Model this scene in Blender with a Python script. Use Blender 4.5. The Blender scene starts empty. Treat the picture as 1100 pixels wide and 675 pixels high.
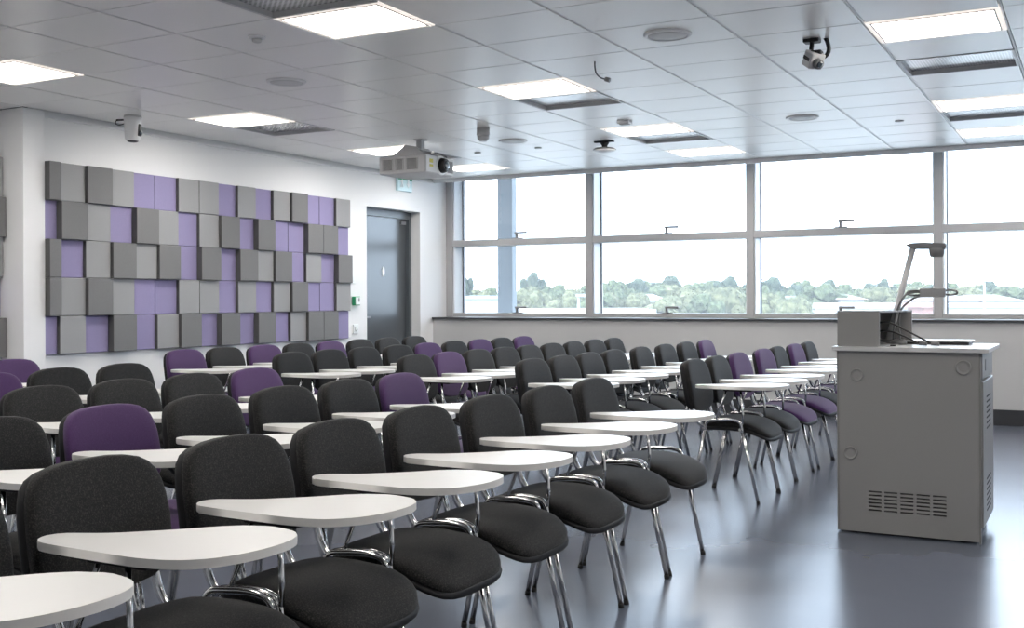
import bpy, bmesh, math, random
from mathutils import Vector, Matrix
R = random.Random(7)
PI = math.pi
SC = bpy.context.scene
COL = SC.collection
K = 0.88            # survey units -> metres, applied once at the end

# ------------------------------------------------------------------ helpers
def smooth(bm, on=True):
    for f in bm.faces: f.smooth = on

def add_box(bm, x0, x1, y0, y1, z0, z1, bev=0.0, seg=2, rot=None):
    vs = [bm.verts.new((x, y, z)) for x in (x0, x1) for y in (y0, y1) for z in (z0, z1)]
    idx = [(0, 1, 3, 2), (4, 6, 7, 5), (0, 4, 5, 1), (2, 3, 7, 6), (0, 2, 6, 4), (1, 5, 7, 3)]
    fs = [bm.faces.new([vs[i] for i in q]) for q in idx]
    if bev > 0:
        es = list({e for f in fs for e in f.edges})
        r = bmesh.ops.bevel(bm, geom=es, offset=bev, segments=seg, profile=0.5, affect='EDGES')
        vs = list({v for f in r['faces'] for v in f.verts} | {v for v in vs if v.is_valid})
    if rot is not None:
        bmesh.ops.transform(bm, matrix=rot, verts=[v for v in vs if v.is_valid])
    return vs

def smooth_path(pts, n=6):
    """Catmull-Rom through the points."""
    P = [Vector(p) for p in pts]
    if len(P) < 3: return P
    out = []
    for i in range(len(P) - 1):
        p0 = P[max(i - 1, 0)]; p1 = P[i]; p2 = P[i + 1]; p3 = P[min(i + 2, len(P) - 1)]
        for k in range(n):
            t = k / n
            out.append(0.5 * ((2 * p1) + (p2 - p0) * t + (2 * p0 - 5 * p1 + 4 * p2 - p3) * t * t + (3 * p1 - p0 - 3 * p2 + p3) * t ** 3))
    out.append(P[-1])
    return out

def add_tube(bm, pts, r, seg=8, flat=1.0, cap=True):
    """round (or, with flat<1, oval across the path's side axis) tube along pts"""
    P = [Vector(p) for p in pts]
    rings = []
    prev = None
    for i, p in enumerate(P):
        t = (P[min(i + 1, len(P) - 1)] - P[max(i - 1, 0)]).normalized()
        if prev is None:
            up = Vector((0, 1, 0)) if abs(t.y) < .9 else Vector((0, 0, 1))
            a = (up - t * up.dot(t)).normalized()
        else:
            a = (prev - t * prev.dot(t)).normalized()
        prev = a
        b = t.cross(a)
        rings.append([bm.verts.new(p + a * (math.cos(2 * PI * k / seg) * r * flat) + b * (math.sin(2 * PI * k / seg) * r)) for k in range(seg)])
    for A, B in zip(rings, rings[1:]):
        for k in range(seg):
            f = bm.faces.new((A[k], A[(k + 1) % seg], B[(k + 1) % seg], B[k])); f.smooth = True
    if cap:
        bm.faces.new(rings[0][::-1]); bm.faces.new(rings[-1])

def add_lathe(bm, prof, c=(0, 0, 0), seg=24, axis='z'):
    rings = []
    for r, h in prof:
        ring = []
        for k in range(seg):
            a = 2 * PI * k / seg
            if axis == 'z': q = (c[0] + r * math.cos(a), c[1] + r * math.sin(a), c[2] + h)
            elif axis == 'x': q = (c[0] + h, c[1] + r * math.cos(a), c[2] + r * math.sin(a))
            else: q = (c[0] + r * math.sin(a), c[1] + h, c[2] + r * math.cos(a))
            ring.append(bm.verts.new(q))
        rings.append(ring)
    for A, B in zip(rings, rings[1:]):
        for k in range(seg):
            f = bm.faces.new((A[k], A[(k + 1) % seg], B[(k + 1) % seg], B[k])); f.smooth = True
    bm.faces.new(rings[0][::-1]); bm.faces.new(rings[-1])

def add_loft(bm, loops):
    """closed loops of equal length, capped at both ends"""
    rings = [[bm.verts.new(p) for p in L] for L in loops]
    n = len(rings[0])
    for A, B in zip(rings, rings[1:]):
        for k in range(n):
            f = bm.faces.new((A[k], A[(k + 1) % n], B[(k + 1) % n], B[k])); f.smooth = True
    for cap in (rings[0][::-1], rings[-1]):
        f = bm.faces.new(cap); f.smooth = True

def add_prism(bm, outline, z0, z1, bev=0.0, seg=2):
    lo = [bm.verts.new((x, y, z0)) for x, y in outline]
    hi = [bm.verts.new((x, y, z1)) for x, y in outline]
    n = len(lo)
    top = bm.faces.new(hi); bot = bm.faces.new(lo[::-1])
    for k in range(n):
        f = bm.faces.new((lo[k], lo[(k + 1) % n], hi[(k + 1) % n], hi[k])); f.smooth = n > 12
    if bev > 0:
        bmesh.ops.bevel(bm, geom=list(top.edges) + list(bot.edges), offset=bev, segments=seg, profile=.5, affect='EDGES')

def link(name, bm, mat, parent=None, loc=(0, 0, 0)):
    bmesh.ops.recalc_face_normals(bm, faces=bm.faces)
    me = bpy.data.meshes.new(name)
    bm.to_mesh(me); bm.free()
    if mat: me.materials.append(mat)
    o = bpy.data.objects.new(name, me)
    COL.objects.link(o)
    o.location = loc
    if parent: o.parent = parent
    return o

def BM(): return bmesh.new()

def boxobj(name, mat, b, parent=None, bev=0.0):
    bm = BM(); add_box(bm, *b, bev=bev); return link(name, bm, mat, parent)

def tag(o, label, cat, group=None, kind=None):
    o['label'] = label; o['category'] = cat
    if group: o['group'] = group
    if kind: o['kind'] = kind
    return o

def thing(name, label, cat, loc=(0, 0, 0), rz=0.0, group=None):
    o = bpy.data.objects.new(name, None); COL.objects.link(o)
    o.location = loc; o.rotation_euler = (0, 0, rz)
    o.empty_display_size = .1
    return tag(o, label, cat, group)

def struct(o, label=None, cat=None):
    o['kind'] = 'structure'
    if label: o['label'] = label
    if cat: o['category'] = cat
    return o

def copy_tree(o, parent=None):
    c = o.copy(); COL.objects.link(c)
    if parent: c.parent = parent
    for ch in list(o.children): copy_tree(ch, c)
    return c

ORD = ['first', 'second', 'third', 'fourth', 'fifth', 'sixth', 'seventh', 'eighth', 'ninth', 'tenth', 'eleventh', 'twelfth',
       'thirteenth', 'fourteenth', 'fifteenth', 'sixteenth']

# ------------------------------------------------------------------ materials
def mat(name, col, rough=.5, metal=0.0, spec=.5, sheen=0.0, noise=None, bump=None, emit=None, coat=0.0):
    m = bpy.data.materials.new(name); m.use_nodes = True
    nt = m.node_tree; b = nt.nodes['Principled BSDF']
    b.inputs['Base Color'].default_value = (*col, 1)
    b.inputs['Roughness'].default_value = rough
    b.inputs['Metallic'].default_value = metal
    b.inputs['Specular IOR Level'].default_value = spec
    b.inputs['Sheen Weight'].default_value = sheen
    b.inputs['Coat Weight'].default_value = coat
    if emit:
        b.inputs['Emission Color'].default_value = (*emit[0], 1); b.inputs['Emission Strength'].default_value = emit[1]
    tc = None
    if noise or bump:
        tc = nt.nodes.new('ShaderNodeTexCoord')
    if noise:   # (scale, col2, contrast lo, hi)
        sc, c2, lo, hi = noise
        n = nt.nodes.new('ShaderNodeTexNoise'); n.inputs['Scale'].default_value = sc; n.inputs['Detail'].default_value = 3; n.inputs['Roughness'].default_value = .6
        nt.links.new(tc.outputs['Object'], n.inputs['Vector'])
        r = nt.nodes.new('ShaderNodeValToRGB')
        r.color_ramp.elements[0].position = lo; r.color_ramp.elements[0].color = (*col, 1)
        r.color_ramp.elements[1].position = hi; r.color_ramp.elements[1].color = (*c2, 1)
        nt.links.new(n.outputs['Fac'], r.inputs['Fac']); nt.links.new(r.outputs['Color'], b.inputs['Base Color'])
    if bump:    # (scale, strength, distance)
        n = nt.nodes.new('ShaderNodeTexNoise'); n.inputs['Scale'].default_value = bump[0]; n.inputs['Detail'].default_value = 2
        nt.links.new(tc.outputs['Object'], n.inputs['Vector'])
        bp = nt.nodes.new('ShaderNodeBump'); bp.inputs['Strength'].default_value = bump[1]; bp.inputs['Distance'].default_value = bump[2]
        nt.links.new(n.outputs['Fac'], bp.inputs['Height']); nt.links.new(bp.outputs['Normal'], b.inputs['Normal'])
    return m

M = dict(
    wall=mat('painted_plaster', (.84, .84, .84), .7, spec=.3),
    wall_low=mat('plaster_backlit_grey', (.50, .50, .50), .65, spec=.3),  # wall plaster with its backlit shade put into the grey
    trim=mat('trim_white', (.86, .86, .86), .45),
    tile=mat('metal_ceiling_tile', (.87, .86, .84), .31, metal=.08, spec=.85),
    runner=mat('ceiling_runner', (.84, .84, .84), .4),
    gap=mat('ceiling_gap', (.05, .05, .05), .8),
    floor=mat('vinyl_floor', (.100, .114, .150), .26, spec=.6, noise=(2.5, (.109, .123, .160), .3, .75)),
    skirt=mat('skirting_charcoal', (.028, .030, .034), .5),
    sill=mat('sill_grey', (.06, .062, .066), .35),
    alu=mat('window_aluminium', (.40, .40, .405), .42, spec=.5),
    white_alu=mat('window_reveal_white', (.78, .80, .82), .4),
    handle=mat('handle_silver', (.24, .245, .26), .4),
    gasket=mat('gasket_dark', (.05, .05, .06), .6),
    charcoal=mat('charcoal_fabric', (.006, .006, .006), .8, spec=.3, sheen=.07, noise=(260, (.054, .050, .046), .48, .78), bump=(400, .25, .002)),
    purple=mat('purple_fabric', (.056, .023, .088), .85, spec=.3, sheen=.16, noise=(300, (.080, .036, .120), .45, .72), bump=(500, .2, .002)),
    shell=mat('black_plastic', (.010, .010, .011), .6, spec=.25),
    chrome=mat('chrome_tube', (.66, .655, .65), .13, metal=1.0),
    rubber=mat('black_rubber', (.012, .012, .012), .7),
    laminate=mat('white_laminate', (.68, .67, .655), .36, spec=.5),
    edge=mat('tablet_edge', (.62, .605, .58), .5),
    dgrey=mat('panel_dark_grey', (.190, .190, .192), .9, spec=.15, noise=(300, (.222, .222, .225), .4, .65), bump=(300, .2, .002)),
    lgrey=mat('panel_light_grey', (.315, .318, .322), .9, spec=.15, noise=(300, (.355, .358, .362), .4, .65), bump=(300, .2, .002)),
    lilac=mat('panel_purple', (.29, .26, .43), .9, spec=.15, noise=(300, (.325, .29, .47), .4, .65), bump=(300, .2, .002)),
    side_shade=mat('panel_side_shade', (.10, .10, .10), .9),
    lectern=mat('lectern_grey', (.265, .26, .255), .45, spec=.4),
    lectern_edge=mat('lectern_edge', (.21, .206, .20), .5),
    worktop=mat('worktop_grey', (.55, .55, .55), .3, spec=.5),
    black=mat('black', (.01, .01, .011), .5),
    slot=mat('slot_dark', (.02, .02, .022), .8),
    dark_metal=mat('dark_grey_plastic', (.17, .17, .172), .4),
    mid_plastic=mat('mid_grey_plastic', (.33, .33, .33), .45),
    pale_plastic=mat('pale_plastic', (.80, .80, .80), .4),
    proj=mat('projector_grey', (.58, .58, .58), .45),
    proj_front=mat('projector_front', (.72, .72, .72), .4),
    grille=mat('grille_dark', (.09, .09, .09), .6),
    lens=mat('lens_glass', (.03, .04, .05), .05, spec=.8, coat=.6),
    yellow=mat('sticker_yellow', (.62, .56, .12), .6),
    green=mat('sign_green', (.02, .32, .14), .5),
    cyanw=mat('sign_washed_pale', (.62, .80, .83), .4),  # lower sign face, its overexposed light put into the pale colour
    white=mat('sign_white', (.85, .88, .88), .5),
    door=mat('door_laminate', (.075, .085, .095), .22, spec=.6, bump=(8, .02, .01)),
    doorframe=mat('door_frame', (.10, .115, .125), .35),
    lamp=mat('light_diffuser', (.9, .9, .88), .5, emit=((1.0, .955, .905), 13.5)),
    lampframe=mat('light_frame', (.30, .285, .27), .35), lamprim=mat('light_rim', (.85, .8, .75), .5, emit=((1.0, .90, .82), .40)),
    perf=None, ventframe=mat('vent_frame', (.55, .55, .55), .4), roof=mat('sunblock_slab', (.3, .3, .3), .9),
    colm=mat('outside_column', (.085, .105, .12), .7),
    render=mat('outside_white_render', (.34, .34, .335), .8),
    render_blue=mat('outside_panel', (.20, .23, .26), .7),
    brick=mat('outside_brick', (.24, .13, .11), .9),
    rooftile=mat('outside_roof_tiles', (.17, .145, .13), .9, noise=(1.2, (.21, .18, .165), .4, .6)),
    ground=mat('outside_ground', (.34, .34, .32), .95, noise=(.08, (.42, .42, .40), .45, .6)),
    bark=mat('bark', (.14, .11, .09), .9),
)
def leafmat(name, a, b):
    return mat(name, a, .8, spec=.2, noise=(7, b, .38, .62))
M['leaf_a'] = leafmat('leaf_sage', (.030, .040, .020), (.085, .100, .050))
M['leaf_b'] = leafmat('leaf_olive', (.045, .050, .024), (.120, .120, .062))
M['leaf_c'] = leafmat('leaf_deep', (.015, .025, .017), (.048, .062, .040))

def perforated():
    m = mat('perforated_metal', (.40, .40, .40), .22, metal=.35)
    nt = m.node_tree; b = nt.nodes['Principled BSDF']
    tc = nt.nodes.new('ShaderNodeTexCoord'); mp = nt.nodes.new('ShaderNodeMapping'); mp.inputs['Scale'].default_value = (42, 42, 42)
    mp.inputs['Rotation'].default_value = (0, 0, PI / 4)
    v = nt.nodes.new('ShaderNodeTexVoronoi'); v.inputs['Scale'].default_value = 1; v.inputs['Randomness'].default_value = 0
    r = nt.nodes.new('ShaderNodeValToRGB')
    r.color_ramp.elements[0].position = .30; r.color_ramp.elements[0].color = (.34, .34, .34, 1)
    r.color_ramp.elements[1].position = .36; r.color_ramp.elements[1].color = (.80, .80, .80, 1)
    nt.links.new(tc.outputs['Object'], mp.inputs['Vector']); nt.links.new(mp.outputs['Vector'], v.inputs['Vector'])
    nt.links.new(v.outputs['Distance'], r.inputs['Fac']); nt.links.new(r.outputs['Color'], b.inputs['Base Color'])
    return m
M['perf'] = perforated()

def glassmat(veil=.05):  # veil: pale glare over the outdoor view, mixed into the panes
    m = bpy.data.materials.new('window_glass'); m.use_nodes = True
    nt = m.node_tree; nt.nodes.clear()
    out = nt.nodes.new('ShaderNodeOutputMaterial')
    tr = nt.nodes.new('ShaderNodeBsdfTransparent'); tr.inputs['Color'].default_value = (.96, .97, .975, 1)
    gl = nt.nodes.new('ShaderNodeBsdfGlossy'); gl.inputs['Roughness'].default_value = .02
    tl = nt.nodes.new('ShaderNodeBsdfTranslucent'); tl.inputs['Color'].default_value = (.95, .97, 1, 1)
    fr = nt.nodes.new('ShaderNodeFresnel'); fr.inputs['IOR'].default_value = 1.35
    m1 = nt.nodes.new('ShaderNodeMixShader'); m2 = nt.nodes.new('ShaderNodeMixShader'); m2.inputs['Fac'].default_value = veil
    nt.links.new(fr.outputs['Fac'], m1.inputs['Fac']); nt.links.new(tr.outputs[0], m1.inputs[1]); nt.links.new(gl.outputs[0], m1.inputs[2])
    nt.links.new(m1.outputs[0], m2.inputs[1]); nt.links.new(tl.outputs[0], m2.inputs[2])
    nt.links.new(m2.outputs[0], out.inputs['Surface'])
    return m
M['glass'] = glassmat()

# ------------------------------------------------------------------ room shell
CH, HC = 1.372, 3.024
XL, YW, YG = -8.09, 12.85, 13.20        # left wall, inner face below the windows, front of the window frames
XR, YN = 4.2, -3.4                      # right wall, wall behind
TOPZ = 3.35
struct(boxobj('floor', M['floor'], (-8.6, XR + .2, YN - .2, YW + .05, -.1, 0)))
# left wall with the door opening and the shallow recess before the pier
DY0, DY1, DZ = 11.30, 12.53, 2.552
bm = BM()
add_box(bm, XL - .25, XL, 6.40, DY0, 0, TOPZ)
add_box(bm, XL - .25, XL, DY1, 13.65, 0, TOPZ)
add_box(bm, XL - .25, XL, DY0, DY1, DZ, TOPZ)
struct(link('wall_left', bm, M['wall']))
struct(boxobj('wall_recess', M['wall'], (XL - .45, XL - .33, YN - .2, 6.284, 0, TOPZ)))
bm = BM(); add_box(bm, XL - .44, XL + .04, 6.285, 6.503, 0, HC - .002, bev=.004); struct(link('trim_1', bm, M['wall']), 'slim white wall pier left of the panelled wall')
# wall below the windows, its head beam
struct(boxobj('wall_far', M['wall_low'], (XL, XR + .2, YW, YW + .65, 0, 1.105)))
struct(boxobj('trim_2', M['trim'], (XL + .001, XR - .001, 12.832, 12.850, 2.972, HC + .06)), 'white edge trim of the ceiling above the windows')
struct(boxobj('trim_3', M['trim'], (XL, XL + .03, 6.504, 12.83, 2.972, 2.988)), 'thin shadow-gap trim at the top of the left wall')
struct(boxobj('window_sill', M['sill'], (XL + .002, XR, YW - .035, YW + .34, 1.106, 1.130), bev=.004))
struct(boxobj('wall_right', M['wall'], (XR, XR + .2, YN - .2, 13.65, 0, TOPZ)))
struct(boxobj('wall_near', M['wall'], (-8.6, XR + .2, YN - .2, YN, 0, TOPZ)))
struct(boxobj('roof', M['roof'], (-8.8, XR + .4, YN - .3, 13.9, TOPZ, TOPZ + .2)))  # unseen slab, added to keep the sun out above the ceiling
struct(boxobj('baseboard_far', M['skirt'], (XL + .001, XR, YW - .022, YW, 0, .170), bev=.003))
bm = BM(); add_box(bm, XL, XL + .02, 6.504, DY0, 0, .17, bev=.003); add_box(bm, XL, XL + .02, DY1, YW - .023, 0, .17, bev=.003)
struct(link('baseboard_left', bm, M['skirt']))

# ------------------------------------------------------------------ ceiling of satin metal tiles
TX, TY, GX, GY = .7566, .6, -2.7556, 5.626
NAMES = 'UVWXYZABCD'
def cell(i, j):
    return GX + i * TX, GX + (i + 1) * TX, GY + j * TY, GY + (j + 1) * TY
LIGHTS = {(-2, -1), (-6, -1), (-2, 3), (-6, 3), (-6, 7), (-2, 7), (-6, 10), (-2, 10), (2, 2), (2, 7), (2, 10)}
MORE = {(-6, -5), (-2, -5), (2, -3), (2, -7), (-2, -9), (-6, -9), (6, -3), (6, 2), (6, 7), (6, -7)}
LIGHTS |= MORE
VENTS = {(-2, -2), (-2, 4), (-6, 4), (-6, 8), (-2, 8), (2, 4), (2, 8)}
bm = BM()
for i in range(-7, 9):
    for j in range(-15, 12):
        if (i, j) in LIGHTS or (i, j) in VENTS: continue
        x0, x1, y0, y1 = cell(i, j)
        add_box(bm, x0 + .012, x1 - .012, y0 + .0045, y1 - .0045, HC, HC + .02, bev=.003, seg=1)
# fill strip against the left wall
add_box(bm, -8.45, cell(-7, 0)[0], YN, 6.28, HC, HC + .02)
ceil = struct(link('ceiling', bm, M['tile']))
bm = BM()
for i in range(-7, 10):
    x = GX + i * TX
    add_box(bm, x - .0075, x + .0075, YN, 12.830, HC + .004, HC + .03, bev=.002, seg=1)
link('runner', bm, M['runner'], ceil)
bm = BM()
holes = LIGHTS | VENTS
for i in range(-8, 9):
    for j in range(-15, 12):
        if (i, j) in holes: continue
        x0, x1, y0, y1 = cell(i, j)
        add_box(bm, x0, x1, y0, y1, HC + .019, HC + .03)
link('void_board', bm, M['gap'], ceil)

LL = {(-2, -1): 'large lit ceiling light panel nearest the viewer, beside the dark grille recess',
      (-6, -1): 'lit ceiling light panel in the left corner above the pier',
      (-2, 3): 'lit ceiling light panel before the dangling cable, left of the grey recess',
      (-6, 3): 'lit ceiling light panel above the middle of the purple wall panels',
      (-6, 7): 'lit ceiling light panel partly behind the projector body',
      (-2, 7): 'lit ceiling light panel beside the small white motion sensor',
      (-6, 10): 'lit ceiling light panel right of the projector lens above the window corner',
      (-2, 10): 'small far lit ceiling light panel above the second window',
      (2, 2): 'largest lit ceiling light panel over the lectern, by the webcam mount',
      (2, 7): 'lit ceiling light panel over the right window, before the perforated recess',
      (2, 10): 'farthest lit ceiling light strip at the right edge over the last window'}
VL = {(-2, -2): 'dark perforated ceiling recess next to the nearest light panel',
      (-2, 4): 'grey ceiling recess behind the light near the dangling cable',
      (-6, 4): 'grey ceiling recess behind the light above the wall panels',
      (-6, 8): 'ceiling recess behind the projector on the left side',
      (-2, 8): 'grey ceiling recess near the motion sensor above the second window',
      (2, 4): 'perforated ceiling recess between the two big lights over the lectern',
      (2, 8): 'perforated ceiling recess between the far lights at the right edge'}
for (i, j) in sorted(LIGHTS):
    x0, x1, y0, y1 = cell(i, j)
    t = thing('ceiling_light', LL.get((i, j), 'lit ceiling light panel over the near side of the room, outside this view'), 'ceiling light', ((x0 + x1) / 2, (y0 + y1) / 2, HC), 0,
              'recessed ceiling light panels' if (i, j) in LL else 'ceiling light panels over the near side')
    hx, hy = TX / 2 - .006, TY / 2 - .003
    def ring(name, m_, w0, w1, za, zb):
        bm = BM()
        add_box(bm, -hx + w0, hx - w0, -hy + w0, -hy + w1, za, zb); add_box(bm, -hx + w0, hx - w0, hy - w1, hy - w0, za, zb)
        add_box(bm, -hx + w0, -hx + w1, -hy + w1, hy - w1, za, zb); add_box(bm, hx - w1, hx - w0, -hy + w1, hy - w1, za, zb)
        return link(name, bm, m_, t)
    ring('rim', M['lamprim'], 0, .026, -.003, .03)
    ring('frame', M['lampframe'], .0262, .036, -.007, .03)
    w = .0362
    bm = BM(); add_box(bm, -hx + w, hx - w, -hy + w, hy - w, -.001, .02); link('diffuser', bm, M['lamp'], t)
    bm = BM(); add_box(bm, -hx, hx, -hy, hy, .0305, .05); link('tray', bm, M['lampframe'], t)
for (i, j) in sorted(VENTS):
    x0, x1, y0, y1 = cell(i, j)
    t = thing('ceiling_vent', VL[(i, j)], 'ceiling vent', ((x0 + x1) / 2, (y0 + y1) / 2, HC), 0, 'perforated ceiling recesses')
    hx, hy, d = TX / 2 - .004, TY / 2 - .002, .040
    bm = BM(); w = .02
    add_box(bm, -hx, hx, -hy, -hy + w, -.004, d); add_box(bm, -hx, hx, hy - w, hy, -.004, d)
    add_box(bm, -hx, -hx + w, -hy + w, hy - w, -.004, d); add_box(bm, hx - w, hx, -hy + w, hy - w, -.004, d)
    link('frame', bm, M['ventframe'], t)
    bm = BM(); add_box(bm, -hx + w, hx - w, -hy + w, hy - w, d - .012, d); link('grille', bm, M['perf'], t)

# ------------------------------------------------------------------ windows
ZB, ZT, T0, T1 = 1.131, TOPZ - .005, 2.110, 2.198
MX = [(XL, -7.985), (-5.946, -5.851), (-3.795, -3.704), (-1.640, -1.548), (.515, .608), (2.67, 2.763), (XR - .08, XR)]
DEP = .28
wn = 0
for n in range(len(MX) - 1):
    a0, a1 = MX[n]; b0, b1 = MX[n + 1]
    bm = BM()
    add_box(bm, a0, a1, YG, YG + DEP + .08, ZB, ZT, bev=.003)                       # mullion at the left of the bay
    if n == len(MX) - 2: add_box(bm, b0, b1, YG, YG + DEP + .08, ZB, ZT, bev=.003)
    add_box(bm, a1, b0, YG + .006, YG + DEP, ZB, ZB + .054, bev=.003)
    add_box(bm, a1, b0, YG + .006, YG + DEP, T0, T1, bev=.003)
    fr = struct(link('window_%d' % (n + 1), bm, M['alu']))
    for z0, z1 in ((ZB + .054, T0), (T1, ZT)):
        bm = BM(); g = .016
        add_box(bm, a1, a1 + g, YG + .03, YG + DEP, z0, z1); add_box(bm, b0 - g, b0, YG + .03, YG + DEP, z0, z1)
        link('reveal_lining', bm, M['white_alu'], fr)
        bm = BM(); g0 = .026
        add_box(bm, a1 + g, a1 + g0, YG + DEP - .032, YG + DEP, z0, z1); add_box(bm, b0 - g0, b0 - g, YG + DEP - .032, YG + DEP, z0, z1)
        link('gasket', bm, M['gasket'], fr)
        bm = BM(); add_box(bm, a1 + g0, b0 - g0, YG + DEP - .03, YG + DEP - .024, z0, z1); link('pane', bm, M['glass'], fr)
    cx = (a1 + b0) / 2 + .0
    for z in (ZB + .054, T1):
        bm = BM()
        add_box(bm, cx - .075, cx + .075, YG + .006, YG + .04, z, z + .012, bev=.003)
        add_box(bm, cx - .016, cx + .016, YG - .012, YG + .018, z + .01, z + .085, bev=.003)
        add_box(bm, cx - .016, cx + .165, YG - .040, YG - .010, z + .062, z + .090, bev=.004)
        link('window_handle', bm, M['handle'], fr)

# ------------------------------------------------------------------ door
d = struct(boxobj('door_1', M['door'], (XL - .235, XL - .19, DY0 + .04, DY1 - .055, .008, 2.455), bev=.003))
bm = BM()
add_box(bm, XL - .25, XL - .14, DY0, DY0 + .04, 0, DZ); add_box(bm, XL - .25, XL - .14, DY1 - .055, DY1, 0, DZ)
add_box(bm, XL - .25, XL - .14, DY0 + .04, DY1 - .055, 2.46, DZ)
link('door_frame', bm, M['doorframe'], d)
bm = BM(); add_box(bm, XL - .19, XL - .165, DY1 - .20, DY1 - .085, 2.385, 2.425, bev=.004); link('door_closer', bm, M['handle'], d)
bm = BM()
ol = [(.028 * math.cos(2 * PI * k / 20), .065 * math.sin(2 * PI * k / 20)) for k in range(20)]
add_prism(bm, ol, 0, .006)
bmesh.ops.transform(bm, matrix=Matrix.Translation((XL - .189, 11.93, 1.742)) @ Matrix(((0, 0, 1, 0), (1, 0, 0, 0), (0, 1, 0, 0), (0, 0, 0, 1))), verts=bm.verts)
link('door_plate', bm, M['white'], d)
bm = BM(); add_lathe(bm, [(.011, 0), (.011, .05)], (XL - .19, 11.45, 1.15), 10, 'x'); add_box(bm, XL - .145, XL - .125, 11.44, 11.57, 1.138, 1.162, bev=.005); link('door_handle', bm, M['handle'], d)

# ------------------------------------------------------------------ acoustic panels
PAT = ['DLDLPPLLPLPLDPPL', 'PDLPDLPLDPDPPDDP', 'DPLDLDPDPDLDPLPD', 'DLDLPPLLPLPLDPPL', 'PLPDPLDPDPDPLDDP']
PC, PR, PZ1, PY0 = .2832, .3372, 2.590, 6.350
DEPTH = {'P': .03, 'L': .062, 'D': .094}
CN = {'P': ('lilac purple', 'lilac'), 'L': ('light grey', 'lgrey'), 'D': ('dark grey', 'dgrey')}
RN = ['top', 'second', 'middle', 'fourth', 'bottom']
XP = XL + .001
for r in range(5):
    cnt = {}
    for c in range(16):
        k = PAT[r][c]; cnt[k] = cnt.get(k, 0) + 1
        y0 = PY0 + c * PC; y1 = y0 + PC
        if c == 0: y0 = 6.506
        z1 = PZ1 - r * PR; z0 = z1 - PR
        bm = BM(); add_box(bm, XP, XP + DEPTH[k], y0 + .0015, y1 - .0015, z0 + .0015, z1 - .0015, bev=.006, seg=2)
        o = link('acoustic_panel', bm, M[CN[k][1]])
        o.data.materials.append(M['side_shade'])
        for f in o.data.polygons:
            if abs(f.normal.y) > .9: f.material_index = 1        # shade on the side faces, painted as a darker colour
        tag(o, '%s fabric wall panel, %s %s one from the left in the %s row' % (CN[k][0], ORD[cnt[k] - 1], CN[k][0].split()[-1] if k == 'P' else CN[k][0], RN[r]),
            'wall panel', 'acoustic panels on the left wall')
for r, k in enumerate('LDLPD'):
    z1 = 2.612 - r * .345
    th = {'P': .03, 'L': .07, 'D': .11}[k]
    bm = BM(); add_box(bm, XL - .329, XL - .33 + th + .06, 5.93, 6.272, z1 - .343, z1, bev=.006)
    tag(link('acoustic_panel', bm, M[CN[k][1]]), '%s wall panel in the recess left of the white pier, %s one down' % (CN[k][0], ORD[r]), 'wall panel', 'acoustic panels in the recess')

# ------------------------------------------------------------------ wall devices on the left wall
t = thing('light_switch', 'white light switch plate just right of the wall panels', 'switch', (XL, 11.0, 1.63))
bm = BM(); add_box(bm, .001, .014, -.05, .05, -.06, .06, bev=.005); link('plate', bm, M['white'], t)
bm = BM(); add_box(bm, .014, .02, -.016, .016, -.03, .03, bev=.003); link('rocker', bm, M['white'], t)
t = thing('call_point', 'green emergency door release box by the door', 'door release', (XL, 11.04, 1.36))
bm = BM(); add_box(bm, .001, .05, -.055, .055, -.055, .055, bev=.006); link('body', bm, M['green'], t)
bm = BM(); add_box(bm, .05, .058, -.046, .046, -.046, .046, bev=.004); link('face', bm, M['white'], t)
bm = BM(); add_box(bm, .058, .061, .0, .03, -.01, .036); link('break_glass', bm, M['mid_plastic'], t)
t = thing('wall_socket', 'white square wall control plate with round dial below green box', 'socket', (XL, 11.05, 1.015))
bm = BM(); add_box(bm, .001, .018, -.055, .055, -.058, .058, bev=.006); link('plate', bm, M['white'], t)
bm = BM(); add_lathe(bm, [(.032, .018), (.032, .026), (.026, .03)], (0, 0, 0), 20, 'x'); link('dial', bm, M['white'], t)
bm = BM(); add_box(bm, .03, .034, -.004, .004, -.02, .0); link('pointer', bm, M['black'], t)

# exit sign on the wall
t = thing('exit_sign', 'pale green emergency exit sign with running man above the door', 'sign', (XL, 12.12, 2.90))
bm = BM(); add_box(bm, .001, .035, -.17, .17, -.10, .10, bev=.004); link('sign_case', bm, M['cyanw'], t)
bm = BM(); add_box(bm, .035, .039, -.165, .165, .045, .095); link('sign_band', bm, M['green'], t)
def flat_yz(bm, pts, x0=.035, x1=.040):
    lo = [bm.verts.new((x0, y, z)) for y, z in pts]; hi = [bm.verts.new((x1, y, z)) for y, z in pts]
    n = len(pts); bm.faces.new(hi); bm.faces.new(lo[::-1])
    for k in range(n): bm.faces.new((lo[k], lo[(k + 1) % n], hi[(k + 1) % n], hi[k]))
bm = BM()   # running figure
flat_yz(bm, [(-.072 + .014 * math.cos(2 * PI * k / 12), .066 + .014 * math.sin(2 * PI * k / 12)) for k in range(12)], .039, .042)
flat_yz(bm, [(-.09, .045), (-.058, .048), (-.062, .0), (-.092, .0)], .039, .042)
flat_yz(bm, [(-.09, .002), (-.074, .002), (-.098, -.06), (-.116, -.055)], .039, .042)
flat_yz(bm, [(-.076, .002), (-.060, .002), (-.046, -.03), (-.060, -.055), (-.072, -.05), (-.063, -.028)], .039, .042)
flat_yz(bm, [(-.090, .044), (-.112, .015), (-.104, .009), (-.084, .03)], .039, .042)
link('running_figure', bm, M['white'], t)
bm = BM(); flat_yz(bm, [(.05, .07), (.09, .07), (.09, .0), (.115, .0), (.07, -.055), (.025, .0), (.05, .0)], .039, .042)
link('arrow', bm, M['white'], t)

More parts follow.
